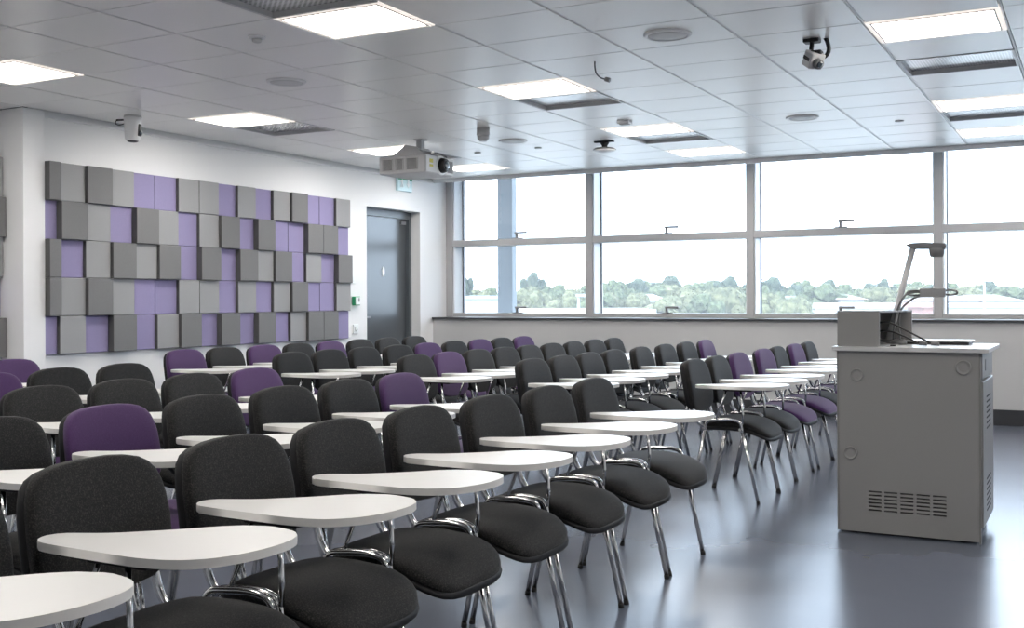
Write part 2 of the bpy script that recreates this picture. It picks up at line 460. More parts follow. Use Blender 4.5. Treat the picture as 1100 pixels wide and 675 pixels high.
# ------------------------------------------------------------------ ceiling devices
def speaker(x, y, label):
    t = thing('ceiling_speaker', label, 'speaker', (x, y, HC), 0, 'round ceiling speakers')
    bm = BM(); add_lathe(bm, [(.150, .0), (.150, -.006), (.140, -.014), (.128, -.014), (.124, -.008)], seg=40); link('ring', bm, M['pale_plastic'], t)
    bm = BM(); add_lathe(bm, [(.123, -.004), (.122, -.010), (.06, -.012), (.01, -.012)], seg=40); link('speaker_grille', bm, M['proj'], t)
speaker(-5.40, 6.52, 'round ceiling speaker over the purple panels, nearest on the left')
speaker(-2.37, 6.52, 'round ceiling speaker beside the dangling cable, the largest looking one')
speaker(-2.38, 10.10, 'round ceiling speaker over the third window')
speaker(-5.37, 10.10, 'round ceiling speaker behind the hanging beacon by the projector')
t = thing('smoke_detector', 'small round smoke detector by the nearest ceiling light', 'detector', (-4.647, 5.33, HC))
bm = BM(); add_lathe(bm, [(.055, 0), (.055, -.008), (.046, -.014)], seg=28); link('base', bm, M['pale_plastic'], t)
bm = BM(); add_lathe(bm, [(.03, -.014), (.03, -.03), (.022, -.036), (.01, -.036)], seg=24); link('sensor_head', bm, M['proj'], t)
for k, (x, y, l) in enumerate(((-6.148, 10.716, 'tiny round ceiling sprinkler plate right above the projector lens'), (-5.384, 10.708, 'tiny round ceiling sprinkler plate above the first window'),
                 (-1.636, 10.751, 'tiny round ceiling sprinkler plate near the light over the right window'))):
    bm = BM(); add_lathe(bm, [(.04, .012), (.04, -.006), (.028, -.012), (.01, -.013)], (0, 0, 0), 24)
    tag(link('sprinkler', bm, M['proj'], None, (x, y, HC)), l, 'sprinkler', 'ceiling sprinkler plates')
t = thing('motion_sensor', 'small white box sensor beside the ceiling light', 'sensor', (-3.877, 9.50, HC))
bm = BM(); add_box(bm, -.06, .06, -.045, .045, -.03, .012, bev=.006); link('body', bm, M['pale_plastic'], t)
bm = BM(); add_box(bm, -.045, .045, -.03, .03, -.036, -.03, bev=.002); link('lens', bm, M['mid_plastic'], t)
t = thing('alarm_beacon', 'grey hanging alarm beacon between projector and ceiling speaker', 'alarm', (-5.238, 9.24, HC))
bm = BM(); add_lathe(bm, [(.062, .012), (.062, -.05), (.066, -.055), (.066, -.064), (.06, -.068)], seg=20); link('base', bm, M['proj'], t)
bm = BM(); add_lathe(bm, [(.058, -.068), (.058, -.10), (.034, -.126), (.030, -.126)], seg=12); link('sounder', bm, M['proj'], t)
# dangling cable
t = thing('dangling_cable', 'thin grey cable dangling from the ceiling with a plug', 'cable', (-3.085, 7.02, HC))
bm = BM(); add_tube(bm, smooth_path([(0, 0, .005), (0, 0, -.04), (.012, 0, -.085), (.045, 0, -.118), (.085, 0, -.133)], 6), .0055, 6); link('wire', bm, M['dark_metal'], t)
bm = BM(); add_tube(bm, [(.078, 0, -.130), (.112, 0, -.142)], .016, 8); link('plug', bm, M['dark_metal'], t)

# white tracking camera near the left wall
t = thing('ptz_camera', 'white cylindrical tracking camera hanging near the left wall', 'camera', (-7.60, 7.07, HC), .25)
bm = BM(); add_lathe(bm, [(.076, 0), (.079, -.012), (.078, -.018)], seg=28); link('mount', bm, M['proj'], t)
bm = BM(); add_lathe(bm, [(.078, -.018), (.076, -.06), (.071, -.14), (.066, -.205), (.052, -.225), (.03, -.232)], seg=32); link('housing', bm, M['pale_plastic'], t)
bm = BM(); add_box(bm, .050, .079, -.024, .024, -.185, -.075, bev=.010); link('camera_window', bm, M['black'], t)
bm = BM(); add_lathe(bm, [(.021, .076), (.021, .086), (.016, .088)], (0, 0, -.155), 20, 'x'); link('lens', bm, M['lens'], t)
bm = BM(); add_lathe(bm, [(.051, -.226), (.036, -.234), (.016, -.236)], seg=24); link('base_ring', bm, M['black'], t)
bm = BM(); add_box(bm, -.145, -.065, -.04, -.02, -.045, -.03, bev=.003); add_tube(bm, smooth_path([(-.145, -.03, -.04), (-.155, -.03, -.065), (-.12, -.03, -.082), (-.074, -.02, -.07)], 5), .004, 6); link('cable_plug', bm, M['black'], t)

# dark wireless bracket with pale dish in the middle
t = thing('wireless_unit', 'pale shallow dish on a black ceiling bracket above the second window', 'wireless unit', (-4.56, 10.62, HC))
bm = BM(); add_box(bm, -.11, .10, -.03, .03, -.012, .012, bev=.003); add_lathe(bm, [(.035, -.01), (.05, -.014), (.028, -.05), (.030, -.07)], seg=20); link('bracket', bm, M['black'], t)
bm = BM(); add_lathe(bm, [(.05, -.064), (.10, -.072), (.122, -.088), (.120, -.092)], seg=32); link('dish_back', bm, M['dark_metal'], t)
bm = BM(); add_lathe(bm, [(.119, -.092), (.10, -.104), (.05, -.118), (.01, -.121)], seg=32); link('dish', bm, M['pale_plastic'], t)

# webcam on a black bracket over the lectern
t = thing('webcam', 'silver box webcam on black ceiling bracket with curled cable', 'camera', (-1.605, 7.10, HC), 0)
bm = BM(); add_box(bm, -.055, .045, -.04, .04, -.022, .012, bev=.006); add_tube(bm, [(-.005, 0, -.02), (-.012, 0, -.085)], .014, 10); add_box(bm, -.03, .06, -.035, .035, -.125, -.075, bev=.008); link('bracket', bm, M['black'], t)
rot = Matrix.Translation((.0, 0, -.12)) @ Matrix.Rotation(-.75, 4, 'Z') @ Matrix.Rotation(.55, 4, 'Y')
bm = BM(); add_box(bm, -.035, .060, -.05, .05, -.055, .045, bev=.008, rot=rot); body = link('body', bm, M['proj'], t)
bm = BM(); add_lathe(bm, [(.033, 0), (.033, .03), (.026, .034)], (.060, 0, -.01), 24, 'x'); bmesh.ops.transform(bm, matrix=rot, verts=bm.verts); link('lens_barrel', bm, M['dark_metal'], t)
bm = BM(); add_lathe(bm, [(.022, .0341), (.022, .037), (.01, .038)], (.060, 0, -.01), 24, 'x'); bmesh.ops.transform(bm, matrix=rot, verts=bm.verts); link('lens', bm, M['lens'], t)
bm = BM(); add_box(bm, -.03, .04, -.052, -.05, -.012, .010, rot=rot); link('side_slot', bm, M['black'], t)
bm = BM(); add_tube(bm, smooth_path([(.076, .02, .004), (.088, .02, -.025), (.096, .02, -.07), (.082, .02, -.105), (.045, .02, -.125)], 6), .014, 8); link('cable', bm, M['black'], t)

# ------------------------------------------------------------------ projector
PX, PY, PZ = -6.22, 9.57, 2.743
t = thing('projector', 'grey box projector hung on a ceiling pole, black lens facing right', 'projector', (PX, PY, HC))
z0, z1 = 2.650 - HC, 2.836 - HC
bm = BM(); add_box(bm, -.285, .284, -.27, .27, z0, z1, bev=.022, seg=3); link('body', bm, M['proj'], t)
bm = BM(); add_box(bm, .284, .290, -.262, .262, z0 + .012, z1 - .010, bev=.003); link('front_panel', bm, M['proj_front'], t)
zc = (z0 + z1) / 2
for a, b in ((-.235, -.105), (-.075, .02), (.055, .195)):
    bm = BM(); add_box(bm, a, b, -.276, -.268, zc - .062, zc + .062, bev=.012)
    g = link('side_grille', bm, M['proj'], t)
    bm = BM()
    for k in range(11):
        zz = zc - .05 + k * .01; add_box(bm, a + .012, b - .012, -.279, -.275, zz - .0025, zz + .0025)
    link('louvres', bm, M['grille'], g)
bm = BM(); add_lathe(bm, [(.098, .286), (.098, .294), (.079, .298)], (0, .02, zc), 30, 'x'); link('lens_ring', bm, M['white'], t)
bm = BM(); add_lathe(bm, [(.078, .292), (.076, .315), (.064, .352), (.058, .356)], (0, .02, zc), 30, 'x'); ln = link('lens_barrel', bm, M['black'], t)
bm = BM(); add_lathe(bm, [(.047, .356), (.043, .361), (.02, .366)], (0, .02, zc), 24, 'x'); link('lens', bm, M['lens'], ln)
bm = BM()
for k in range(9): add_box(bm, .289, .294, .14 + k * .012, .147 + k * .012, zc - .06, zc + .06)
link('front_grille', bm, M['mid_plastic'], t)
bm = BM(); add_box(bm, .289, .292, -.205, -.14, zc + .012, zc + .05); add_box(bm, .289, .292, -.205, -.14, zc - .028, zc - .004); link('stickers', bm, M['yellow'], t)
bm = BM(); add_box(bm, .02, .085, -.035, .03, -.18, -.004, bev=.004); add_box(bm, -.0, .105, -.055, .05, -.012, 0, bev=.003); link('mount_pole', bm, M['proj'], t)
bm = BM()
for yy in (-.13, .11):
    lo = [(-.24, z1 - .004), (.24, z1 - .004), (.24, z1 + .012), (.12, z1 + .05), (.08, z1 + .10), (-.05, z1 + .125), (-.22, z1 + .02)]
    A = [bm.verts.new((x, yy, z)) for x, z in lo]; B = [bm.verts.new((x, yy + .018, z)) for x, z in lo]
    bm.faces.new(A); bm.faces.new(B[::-1])
    for k in range(len(lo)): bm.faces.new((A[k], B[k], B[(k + 1) % len(lo)], A[(k + 1) % len(lo)]))
add_box(bm, -.05, .11, -.14, .13, z1 + .07, z1 + .082)
link('mount_bracket', bm, M['proj'], t)
bm = BM(); add_tube(bm, smooth_path([(.06, .04, -.16), (.17, .12, z1 + .05), (.22, .22, z1 + .03), (.24, .2, z1 - .002)], 6), .009, 6); link('cable', bm, M['dark_metal'], t)

# ------------------------------------------------------------------ tablet-arm chairs
def superloop(cx, cz, hw, ztop, zbot, x, n=32, p=3.4):
    """rounded rectangle in the yz plane at x"""
    L = []
    zc, hz = (ztop + zbot) / 2, (ztop - zbot) / 2
    for k in range(n):
        a = 2 * PI * k / n
        c, s = math.cos(a), math.sin(a)
        L.append((x, hw * math.copysign(abs(c) ** (2 / p), c), zc + hz * math.copysign(abs(s) ** (2 / p), s)))
    return L
def lerp_tab(tab, x):
    for (a, va), (b, vb) in zip(tab, tab[1:]):
        if a <= x <= b:
            t = (x - a) / (b - a)
            return tuple(p + (q - p) * t for p, q in zip(va, vb))
    return tab[-1][1] if x > tab[-1][0] else tab[0][1]
#          x     half width, top, bottom
SEAT = [(-.212, (.10, .520, .505)), (-.205, (.165, .531, .496)), (-.185, (.205, .540, .490)), (-.15, (.222, .549, .487)), (-.08, (.231, .556, .489)), (0, (.236, .557, .490)), (.08, (.241, .550, .485)),
        (.13, (.243, .540, .475)), (.17, (.240, .526, .461)), (.20, (.231, .511, .448)), (.225, (.215, .495, .437)), (.243, (.192, .479, .428)), (.255, (.160, .464, .423)), (.262, (.115, .451, .421)), (.265, (.07, .442, .424))]
def seat_bm():
    bm = BM(); add_loft(bm, [superloop(0, 0, hw, zt, zb, x) for x, (hw, zt, zb) in SEAT]); return bm
def seat_shell_bm():
    bm = BM(); L = []
    for x, (hw, zt, zb) in SEAT:
        h = zt - zb
        L.append(superloop(0, 0, hw + .004, zb + h * .34, zb - .016, x * 1.012))
    add_loft(bm, L); return bm
#          z     half width, front x, thickness
BACK = [(.606, (.08, -.208, .022)), (.611, (.160, -.208, .034)), (.624, (.212, -.209, .044)), (.65, (.236, -.210, .050)), (.70, (.243, -.214, .054)), (.76, (.244, -.221, .055)), (.82, (.240, -.233, .055)), (.86, (.232, -.243, .054)),
        (.89, (.220, -.252, .053)), (.914, (.198, -.260, .050)), (.930, (.166, -.266, .045)), (.939, (.125, -.270, .038)), (.944, (.075, -.274, .028)), (.946, (.03, -.277, .014))]
def backloop(z, hw, xf, th, off=0.0, n=36, p=5.5):
    L = []
    for k in range(n):
        a = 2 * PI * k / n; c, s = math.cos(a), math.sin(a)
        y = hw * math.copysign(abs(c) ** (2 / p), c)
        x = th / 2 * math.copysign(abs(s) ** (2 / p), s)
        bow = .010 * (y / .25) ** 2
        dip = -.018 * (1 - (y / .25) ** 2) * max(0, (.72 - z) / .11)
        L.append((xf - .044 - th / 2 + x + bow + off, y, z + dip))
    return L
def back_bm():
    bm = BM(); add_loft(bm, [backloop(z, hw * .955, xf, th) for z, (hw, xf, th) in BACK]); return bm
def back_shell_bm():
    bm = BM(); L = []
    for z, (hw, xf, th) in BACK:
        zz = .612 + (z - .612) * .985 + .001
        L.append(backloop(zz - .004, hw * .955 + .004, xf - th * .60, th * .80))
    add_loft(bm, L); return bm
TABLET = [(-.285, -.186), (-.310, -.162), (-.322, -.130), (-.316, -.100), (-.280, -.078), (-.200, -.040), (-.124, .020), (-.048, .090), (.012, .155), (.090, .206), (.176, .216), (.25, .185),
          (.286, .14), (.304, .07), (.300, -.02), (.276, -.098), (.24, -.148), (.184, -.186), (.092, -.206), (-.02, -.206), (-.15, -.202), (-.24, -.197)]
def closed_smooth(pts, n=4):
    out = []; N = len(pts); P = [Vector((*p, 0)) for p in pts]
    for i in range(N):
        p0, p1, p2, p3 = P[i - 1], P[i], P[(i + 1) % N], P[(i + 2) % N]
        for k in range(n):
            t = k / n
            q = 0.5 * ((2 * p1) + (p2 - p0) * t + (2 * p0 - 5 * p1 + 4 * p2 - p3) * t * t + (3 * p1 - p0 - 3 * p2 + p3) * t ** 3)
            out.append((q.x, q.y))
    return out
ZTAB = .784
TABLET = [((x - .20) * .945 + .252, y * .98 - .090) for x, y in TABLET]
def make_chair(kind):
    fab = M[kind]
    t = thing('tablet_chair', 'chair', 'chair', (0, 0, 0), 0, 'tablet-arm chairs in rows')
    link('seat', seat_bm(), fab, t)
    link('seat_shell', seat_shell_bm(), M['shell'], t)
    link('backrest', back_bm(), fab, t)
    link('back_shell', back_shell_bm(), M['shell'], t)
    fo = -.035
    for s in (-1, 1):
        y = .2545 * s
        # side arch: the rail beside the seat, with a front and a rear leg
        bm = BM(); add_tube(bm, smooth_path([(-.130 + fo, y, .478), (-.124 + fo, y, .522), (-.100 + fo, y, .545), (-.05 + fo, y, .553), (.02 + fo, y, .559), (.075 + fo, y, .556), (.112 + fo, y, .538), (.130 + fo, y, .478)], 5), .0112, 10, .85); link('side_rail', bm, M['chrome'], t)
        for fx, tx in ((.234, .130), (-.232, -.128)):
            bm = BM(); add_tube(bm, [(tx + fo, y, .480), (fx + fo, y, .014)], .0112, 10, .85); l = link('leg', bm, M['chrome'], t)
            e = .0015 * (1 if fx > 0 else -1)
            bm = BM(); add_tube(bm, [(fx + fo - e, y, .020), (fx + fo + e, y, 0)], .0128, 10, .9); link('foot_cap', bm, M['rubber'], l)
        # bent flat tube carrying the back
        yb = .175 * s
        bm = BM(); add_tube(bm, smooth_path([(-.05, yb, .482), (-.13, yb, .487), (-.21, yb, .502), (-.254, yb, .548), (-.274, yb, .62), (-.282, yb, .70)], 5), .015, 10, .75); link('back_upright', bm, M['chrome'], t)
    bm = BM()
    for x in (-.165, .075): add_tube(bm, [(x, -.250, .492), (x, -.2, .468), (x, .2, .468), (x, .250, .492)], .010, 8)
    link('cross_bar', bm, M['chrome'], t)
    bm = BM(); add_prism(bm, closed_smooth(TABLET, 3), ZTAB - .022, ZTAB, bev=.0035)
    tb = link('writing_tablet', bm, M['laminate'], t)
    tb.data.materials.append(M['edge'])
    for f in tb.data.polygons:
        if abs(f.normal.z) < .5: f.material_index = 1
    bm = BM(); add_box(bm, -.03, .16, -.275, -.12, ZTAB - .034, ZTAB - .0225, bev=.003); link('tablet_bracket', bm, M['shell'], tb)
    bm = BM(); add_tube(bm, [(.100, -.268, .530), (.102, -.267, .60), (.084, -.258, ZTAB - .026)], .0082, 8); link('tablet_post', bm, M['chrome'], t)
    bm = BM(); add_tube(bm, [(-.085, -.268, .560), (-.015, -.250, ZTAB - .026)], .0075, 8); link('tablet_stay', bm, M['chrome'], t)
    return t

protos = {'g': make_chair('charcoal'), 'p': make_chair('purple')}
# share the meshes the two kinds have in common
gk = {c.name.split('.')[0]: c.data for c in protos['g'].children if c.name.split('.')[0] not in ('seat', 'backrest', 'leg', 'side_rail', 'back_upright')}
for c in protos['p'].children:
    n = c.name.split('.')[0]
    if n in gk: c.data = gk[n]
ROWS = [  # x of the row, then (y, colour) of each chair from the aisle outwards
    (-2.075, [(5.425, 'g'), (4.85, 'g'), (4.275, 'g'), (3.71, 'g'), (3.165, 'g'), (2.635, 'g'), (2.105, 'g'), (1.565, 'g')]),
    (-3.265, [(5.34, 'p'), (4.82, 'g'), (4.28, 'g'), (3.73, 'g'), (3.20, 'p'), (2.66, 'g')]),
    (-4.375, [(5.36, 'p'), (4.81, 'g'), (4.29, 'g'), (3.77, 'g')]),
    (-5.555, [(5.38, 'g'), (4.85, 'g'), (4.33, 'p')]),
    (-6.755, [(5.42, 'p')]),
]
ROWS2 = [
    (-2.195, [(7.46, 'g'), (7.97, 'g'), (8.50, 'p'), (9.22, 'p'), (9.73, 'g'), (10.38, 'p'), (10.92, 'g')]),
    (-3.285, [(7.06, 'g'), (7.56, 'g'), (8.06, 'g'), (8.57, 'g'), (9.20, 'g'), (9.83, 'g'), (10.45, 'g'), (11.03, 'p')]),
    (-4.375, [(7.19, 'g'), (7.69, 'p'), (8.18, 'g'), (8.66, 'g'), (9.15, 'g'), (9.64, 'g'), (10.14, 'g'), (10.67, 'g'), (11.18, 'g')]),
    (-5.555, [(7.15, 'g'), (7.65, 'g'), (8.17, 'g'), (8.69, 'g'), (9.23, 'p'), (9.75, 'g'), (10.27, 'p'), (10.78, 'g'), (11.29, 'p')]),
    (-6.765, [(7.16, 'p'), (7.67, 'g'), (8.20, 'p'), (8.72, 'g'), (9.24, 'p'), (9.77, 'g'), (10.31, 'g'), (10.85, 'g')]),
]
CW = {'g': 'charcoal', 'p': 'purple'}
used = set()
def place(kind, x, y, label, rz):
    if kind not in used: o = protos[kind]; used.add(kind)
    else: o = copy_tree(protos[kind])
    o.location = (x, y, 0); o.rotation_euler = (0, 0, rz); o['label'] = label
RW = ['front row by open floor', 'second row', 'middle row', 'fourth row', 'back row by wall']
for blk, rows, end in ((0, ROWS, 'near block'), (1, ROWS2, 'window block')):
    for r, (x, L) in enumerate(rows):
        for n, (y, k) in enumerate(L):
            lab = '%s tablet-arm chair, %s from the aisle, %s, %s' % (CW[k], ORD[n], RW[r], end)
            place(k, x + R.uniform(-.008, .008) - (.018 if blk == 0 and r == 0 and n == 6 else 0), y, lab, R.uniform(-.012, .012) if blk == 0 else R.uniform(-.025, .025))

# ------------------------------------------------------------------ lectern
LX0, LX1, LY0, LY1 = -1.360, -.578, 6.600, 7.29
LT = 1.062
t = thing('lectern', 'grey lectern cabinet with vent slots on the open floor', 'lectern', ((LX0 + LX1) / 2, (LY0 + LY1) / 2, 0))
ox, oy = (LX0 + LX1) / 2, (LY0 + LY1) / 2
w, dp = (LX1 - LX0) / 2, (LY1 - LY0) / 2
# back panel towards the viewer, with real slots cut through
slots = []
for c in range(5):
    xa = -1.183 + c * .0878 - ox
    for r in range(6): slots.append((xa, xa + .072, .138 + r * .0215, .138 + r * .0215 + .0085))
bm = BM()
zs = sorted({.012, LT, *[s[2] for s in slots], *[s[3] for s in slots]}); xs = sorted({-w + .012, w - .012, *[s[0] for s in slots], *[s[1] for s in slots]})
def solid(xa, xb, za, zb):
    for s in slots:
        if s[0] - 1e-6 <= xa and xb <= s[1] + 1e-6 and s[2] - 1e-6 <= za and zb <= s[3] + 1e-6: return False
    return True
for a, b in zip(zs, zs[1:]):
    run = None
    for c, d2 in zip(xs, xs[1:]):
        if solid(c, d2, a, b):
            run = (run[0], d2) if run else (c, d2)
        else:
            if run: add_box(bm, run[0], run[1], -dp, -dp + .018, a, b)
            run = None
    if run: add_box(bm, run[0], run[1], -dp, -dp + .018, a, b)
bmesh.ops.remove_doubles(bm, verts=bm.verts, dist=1e-5)
link('back_panel', bm, M['lectern'], t)
bm = BM(); add_box(bm, -w + .014, w - .014, -dp + .06, -dp + .075, .06, .5); link('inner_baffle', bm, M['slot'], t)
bm = BM(); add_box(bm, -w, -w + .0118, -dp - .002, -dp + .03, .012, LT, bev=.002); add_box(bm, w - .0118, w, -dp - .002, -dp + .03, .0, LT, bev=.002); link('corner_post', bm, M['lectern_edge'], t)
bm = BM(); add_box(bm, -w, -w + .018, -dp + .031, dp, .012, LT, bev=.002); link('side_panel', bm, M['lectern'], t)
# right side: upper fascia and lower door, set out a little
bm = BM(); add_box(bm, w - .018, w + .006, -dp + .031, dp - .02, .912, LT, bev=.003); link('side_fascia', bm, M['lectern'], t)
bm = BM(); add_box(bm, w + .006, w + .009, -dp + .18, -dp + .25, .955, 1.02, bev=.001); link('switch_plate', bm, M['dark_metal'], t)
sd = link('side_door', (lambda b: (add_box(b, w - .018, w + .010, -dp + .031, dp - .02, .085, .900, bev=.004), b)[1])(BM()), M['lectern'], t)
bm = BM()
for zz in (.62, .15):
    for k in range(7): add_box(bm, w + .0095, w + .0115, -dp + .22, -dp + .47, zz + k * .03, zz + k * .03 + .009)
link('louvres', bm, M['slot'], sd)
bm = BM(); add_box(bm, -w + .018, w - .03, dp - .018, dp, .03, LT, bev=.002); link('front_panel', bm, M['lectern'], t)
bm = BM(); add_box(bm, -w + .01, w - .03, -dp + .02, dp - .03, .012, .03); link('base_board', bm, M['lectern_edge'], t)
for (x, z, r) in ((-1.246, .923, .038), (-.668, .981, .042), (-1.284, .467, .038)):
    bm = BM(); add_lathe(bm, [(r, 0), (r, -.006), (r * .86, -.009), (r * .80, -.004), (r * .5, -.004)], (x - ox, -dp, z), 32, 'y'); link('cable_cap', bm, M['lectern'], t)
for x in (-w + .08, w - .1):
    for y in (-dp + .10, dp - .1):
        bm = BM(); add_tube(bm, [(x, y, .012), (x, y, 0)], .018, 10); link('foot', bm, M['rubber'], t)
bm = BM(); add_box(bm, -w - .024, w + .042, -dp - .03, dp + .03, LT + .001, LT + .027, bev=.003); link('worktop', bm, M['worktop'], t)
TOPS = LT + .028
# equipment hood on the worktop (open on its right side)
hx0, hx1, hz = -1.357, -1.118, TOPS + .196
t2 = thing('equipment_hood', 'grey open-sided box standing on the lectern top', 'equipment box', ((hx0 + hx1) / 2, LY0 + .2, TOPS))
a, b = (hx1 - hx0) / 2, .2
bm = BM(); add_box(bm, -a, a, -b + .0, -b + .014, 0, .196, bev=.002); link('back_panel', bm, M['lectern'], t2)
bm = BM(); add_box(bm, -a, -a + .012, -b + .014, b + .06, 0, .196, bev=.002); link('side_panel', bm, M['lectern'], t2)
bm = BM(); add_box(bm, -a + .012, a + .115, b + .046, b + .06, 0, .196, bev=.002); link('front_panel', bm, M['lectern'], t2)
bm = BM()
A = [(-a, -b), (a, -b), (a + .115, b + .06), (-a, b + .06)]
add_prism(bm, A, .1962, .206); link('top_panel', bm, M['lectern'], t2)
bm = BM()
vs = [(-a + .013, -b + .10, .004), (a - .02, -b + .03, .004), (a + .09, b + .03, .004), (-a + .013, b + .03, .06)]
f = [bm.verts.new(v) for v in vs]; g2 = [bm.verts.new((v[0], v[1], .0005)) for v in vs]
bm.faces.new(f); bm.faces.new(g2[::-1])
for k in range(4): bm.faces.new((f[k], f[(k + 1) % 4], g2[(k + 1) % 4], g2[k]))
link('socket_plate', bm, M['worktop'], t2)
# two cables from the hood on to the worktop
for pts, lab in (([(-1.16, 6.75, TOPS + .135), (-1.08, 6.74, TOPS + .135), (-.98, 6.74, TOPS + .085), (-.88, 6.75, TOPS + .03), (-.842, 6.75, TOPS + .011)], 'long black cable drooping from the hood, plug farthest right'),
                 ([(-1.16, 6.82, TOPS + .085), (-1.08, 6.80, TOPS + .082), (-1.0, 6.80, TOPS + .05), (-.935, 6.80, TOPS + .016), (-.915, 6.80, TOPS + .010)], 'shorter black cable drooping from the hood on to worktop')):
    t3 = thing('display_cable', lab, 'cable', pts[-1], 0, 'cables on the lectern top')
    o = Vector(pts[-1])
    bm = BM(); add_tube(bm, [Vector(p) - o for p in smooth_path(pts, 6)], .0055, 8); link('wire', bm, M['black'], t3)
    bm = BM(); add_tube(bm, [(-.015, 0, .006), (.03, 0, .002)], .0115, 8); link('plug', bm, M['dark_metal'], t3)
# flat touch screen lying on the top
t4 = thing('touch_panel', 'flat white-topped control screen lying on the lectern top', 'screen', (-.885, 7.13, TOPS))
bm = BM(); add_box(bm, -.235, .205, -.11, .13, .0, .016, bev=.002); link('screen_base', bm, M['black'], t4)
bm = BM(); add_box(bm, -.24, .215, -.115, .135, .016, .024, bev=.002); link('screen_face', bm, M['worktop'], t4)
bm = BM(); add_lathe(bm, [(.016, 0), (.016, .006), (.012, .008)], (0, 0, 0), 20)
tag(link('desk_grommet', bm, M['black'], None, (-1.06, 6.70, TOPS)), 'small black round grommet on the lectern top by the cables', 'grommet')
# document camera
t5 = thing('document_camera', 'grey document camera with slanted arm above the lectern', 'document camera', (-1.10, 7.0, TOPS))
def L5(x, z): return (x + 1.10, 0, z - TOPS)
bm = BM(); add_box(bm, -.10, .06, -.06, .08, 0, .03, bev=.006); link('base', bm, M['dark_metal'], t5)
bm = BM(); add_tube(bm, [L5(-1.135, TOPS + .02), L5(-1.085, 1.293), L5(-.990, 1.672)], .019, 12, .9); link('arm', bm, M['proj'], t5)
bm = BM()
ol = [L5(-1.032, 1.690), L5(-.985, 1.664), L5(-.80, 1.660), L5(-.797, 1.694), L5(-.93, 1.704), L5(-1.0, 1.702)]
A = [bm.verts.new((p[0], -.032, p[2])) for p in ol]; B = [bm.verts.new((p[0], .032, p[2])) for p in ol]
bm.faces.new(A); bm.faces.new(B[::-1])
for k in range(len(ol)): bm.faces.new((A[k], B[k], B[(k + 1) % len(ol)], A[(k + 1) % len(ol)]))
bmesh.ops.bevel(bm, geom=list(bm.edges), offset=.006, segments=2, affect='EDGES')
hd = link('head', bm, M['dark_metal'], t5)
bm = BM(); add_lathe(bm, [(.045, 0), (.043, -.03), (.036, -.052), (.03, -.053)], L5(-.855, 1.668), 24); link('camera_lens', bm, M['dark_metal'], hd)
# gooseneck lamp beside it
t6 = thing('gooseneck_lamp', 'grey bar lamp on two thin bent necks beside the document camera', 'lamp', (-1.07, 6.96, TOPS))
def L6(x, z, y=0): return (x + 1.07, y, z - TOPS)
bm = BM(); add_lathe(bm, [(.05, 0), (.05, .02), (.03, .028)], seg=24); link('base', bm, M['dark_metal'], t6)
for pts in ([L6(-1.10, TOPS + .02), L6(-1.085, 1.27), L6(-1.035, 1.38), L6(-.985, 1.403), L6(-.93, 1.405)], [L6(-1.06, TOPS + .02), L6(-1.06, 1.28), L6(-1.0, 1.355), L6(-.95, 1.378), L6(-.90, 1.382)]):
    bm = BM(); add_tube(bm, smooth_path(pts, 6), .006, 8); link('neck', bm, M['dark_metal'], t6)
bm = BM(); add_box(bm, *(L6(-.945, 0)[0], L6(-.800, 0)[0]), -.02, .02, 1.374 - TOPS, 1.428 - TOPS, bev=.006); link('lamp_bar', bm, M['mid_plastic'], t6)
ring = [(L6(-.775, 0)[0] + .040 * math.cos(2 * PI * k / 20), 0, 1.402 - TOPS + .014 * math.sin(2 * PI * k / 20)) for k in range(21)]
bm = BM(); add_tube(bm, ring, .006, 8); link('end_loop', bm, M['dark_metal'], t6)
ring = [(L6(-.975, 0)[0] + .045 * math.cos(2 * PI * k / 20), 0, 1.400 - TOPS + .014 * math.sin(2 * PI * k / 20)) for k in range(21)]
bm = BM(); add_tube(bm, ring, .006, 8); link('end_loop', bm, M['dark_metal'], t6)

# ------------------------------------------------------------------ outside
struct(boxobj('ground', M['ground'], (-2500, 1500, 14.5, 4000, -8.2, -8.0)))
bm = BM(); add_box(bm, -7.735, -7.49, 14.05, 14.19, -8, 5, bev=.01); o = struct(link('column', bm, M['colm']), 'blue-grey outside column behind the first window', 'column')

def crown_bm(seed, squash=1.0, lumps=18, leaves=3200):
    rr = random.Random(seed); bm = BM(); cs = []
    for k in range(lumps):
        a = rr.uniform(0, 2 * PI); h = rr.uniform(-.75, .8); rad = math.sqrt(max(.05, 1 - h * h)) * rr.uniform(.25, .68)
        cs.append((Vector((rad * math.cos(a), rad * math.sin(a), h * squash * .72)), rr.uniform(.26, .42)))
    for c, r in cs:
        g = bmesh.ops.create_icosphere(bm, subdivisions=2, radius=r, matrix=Matrix.Translation(c))
        for v in g['verts']:
            dv = (v.co - c); v.co = c + dv * rr.uniform(.8, 1.18)
    for k in range(leaves):
        c, r = rr.choice(cs)
        u = Vector((rr.gauss(0, 1), rr.gauss(0, 1), rr.gauss(0, 1))).normalized()
        p = c + u * r * rr.uniform(.98, 1.22); s = rr.uniform(.03, .075)
        q = [Vector((rr.uniform(-1, 1), rr.uniform(-1, 1), rr.uniform(-1, 1))) * s for _ in range(3)]
        bm.faces.new([bm.verts.new(p + w_) for w_ in q])
    for ax in range(3):
        lo = min(v.co[ax] for v in bm.verts); hi = max(v.co[ax] for v in bm.verts)
        for v in bm.verts: v.co[ax] = (v.co[ax] - (lo + hi) / 2) * 2 / (hi - lo)
    return bm
TREE = []
for s, (sq, lk) in enumerate(((1.0, 'leaf_a'), (.85, 'leaf_b'), (1.15, 'leaf_c'))):
    bm = crown_bm(20 + s, sq); bm2 = bm
    me_o = link('crown', bm2, M[lk]); TREE.append(me_o.data); bpy.data.objects.remove(me_o)
bm = BM(); add_lathe(bm, [(1.3, 0), (.9, .1), (.75, .6), (.4, 1)], seg=10)
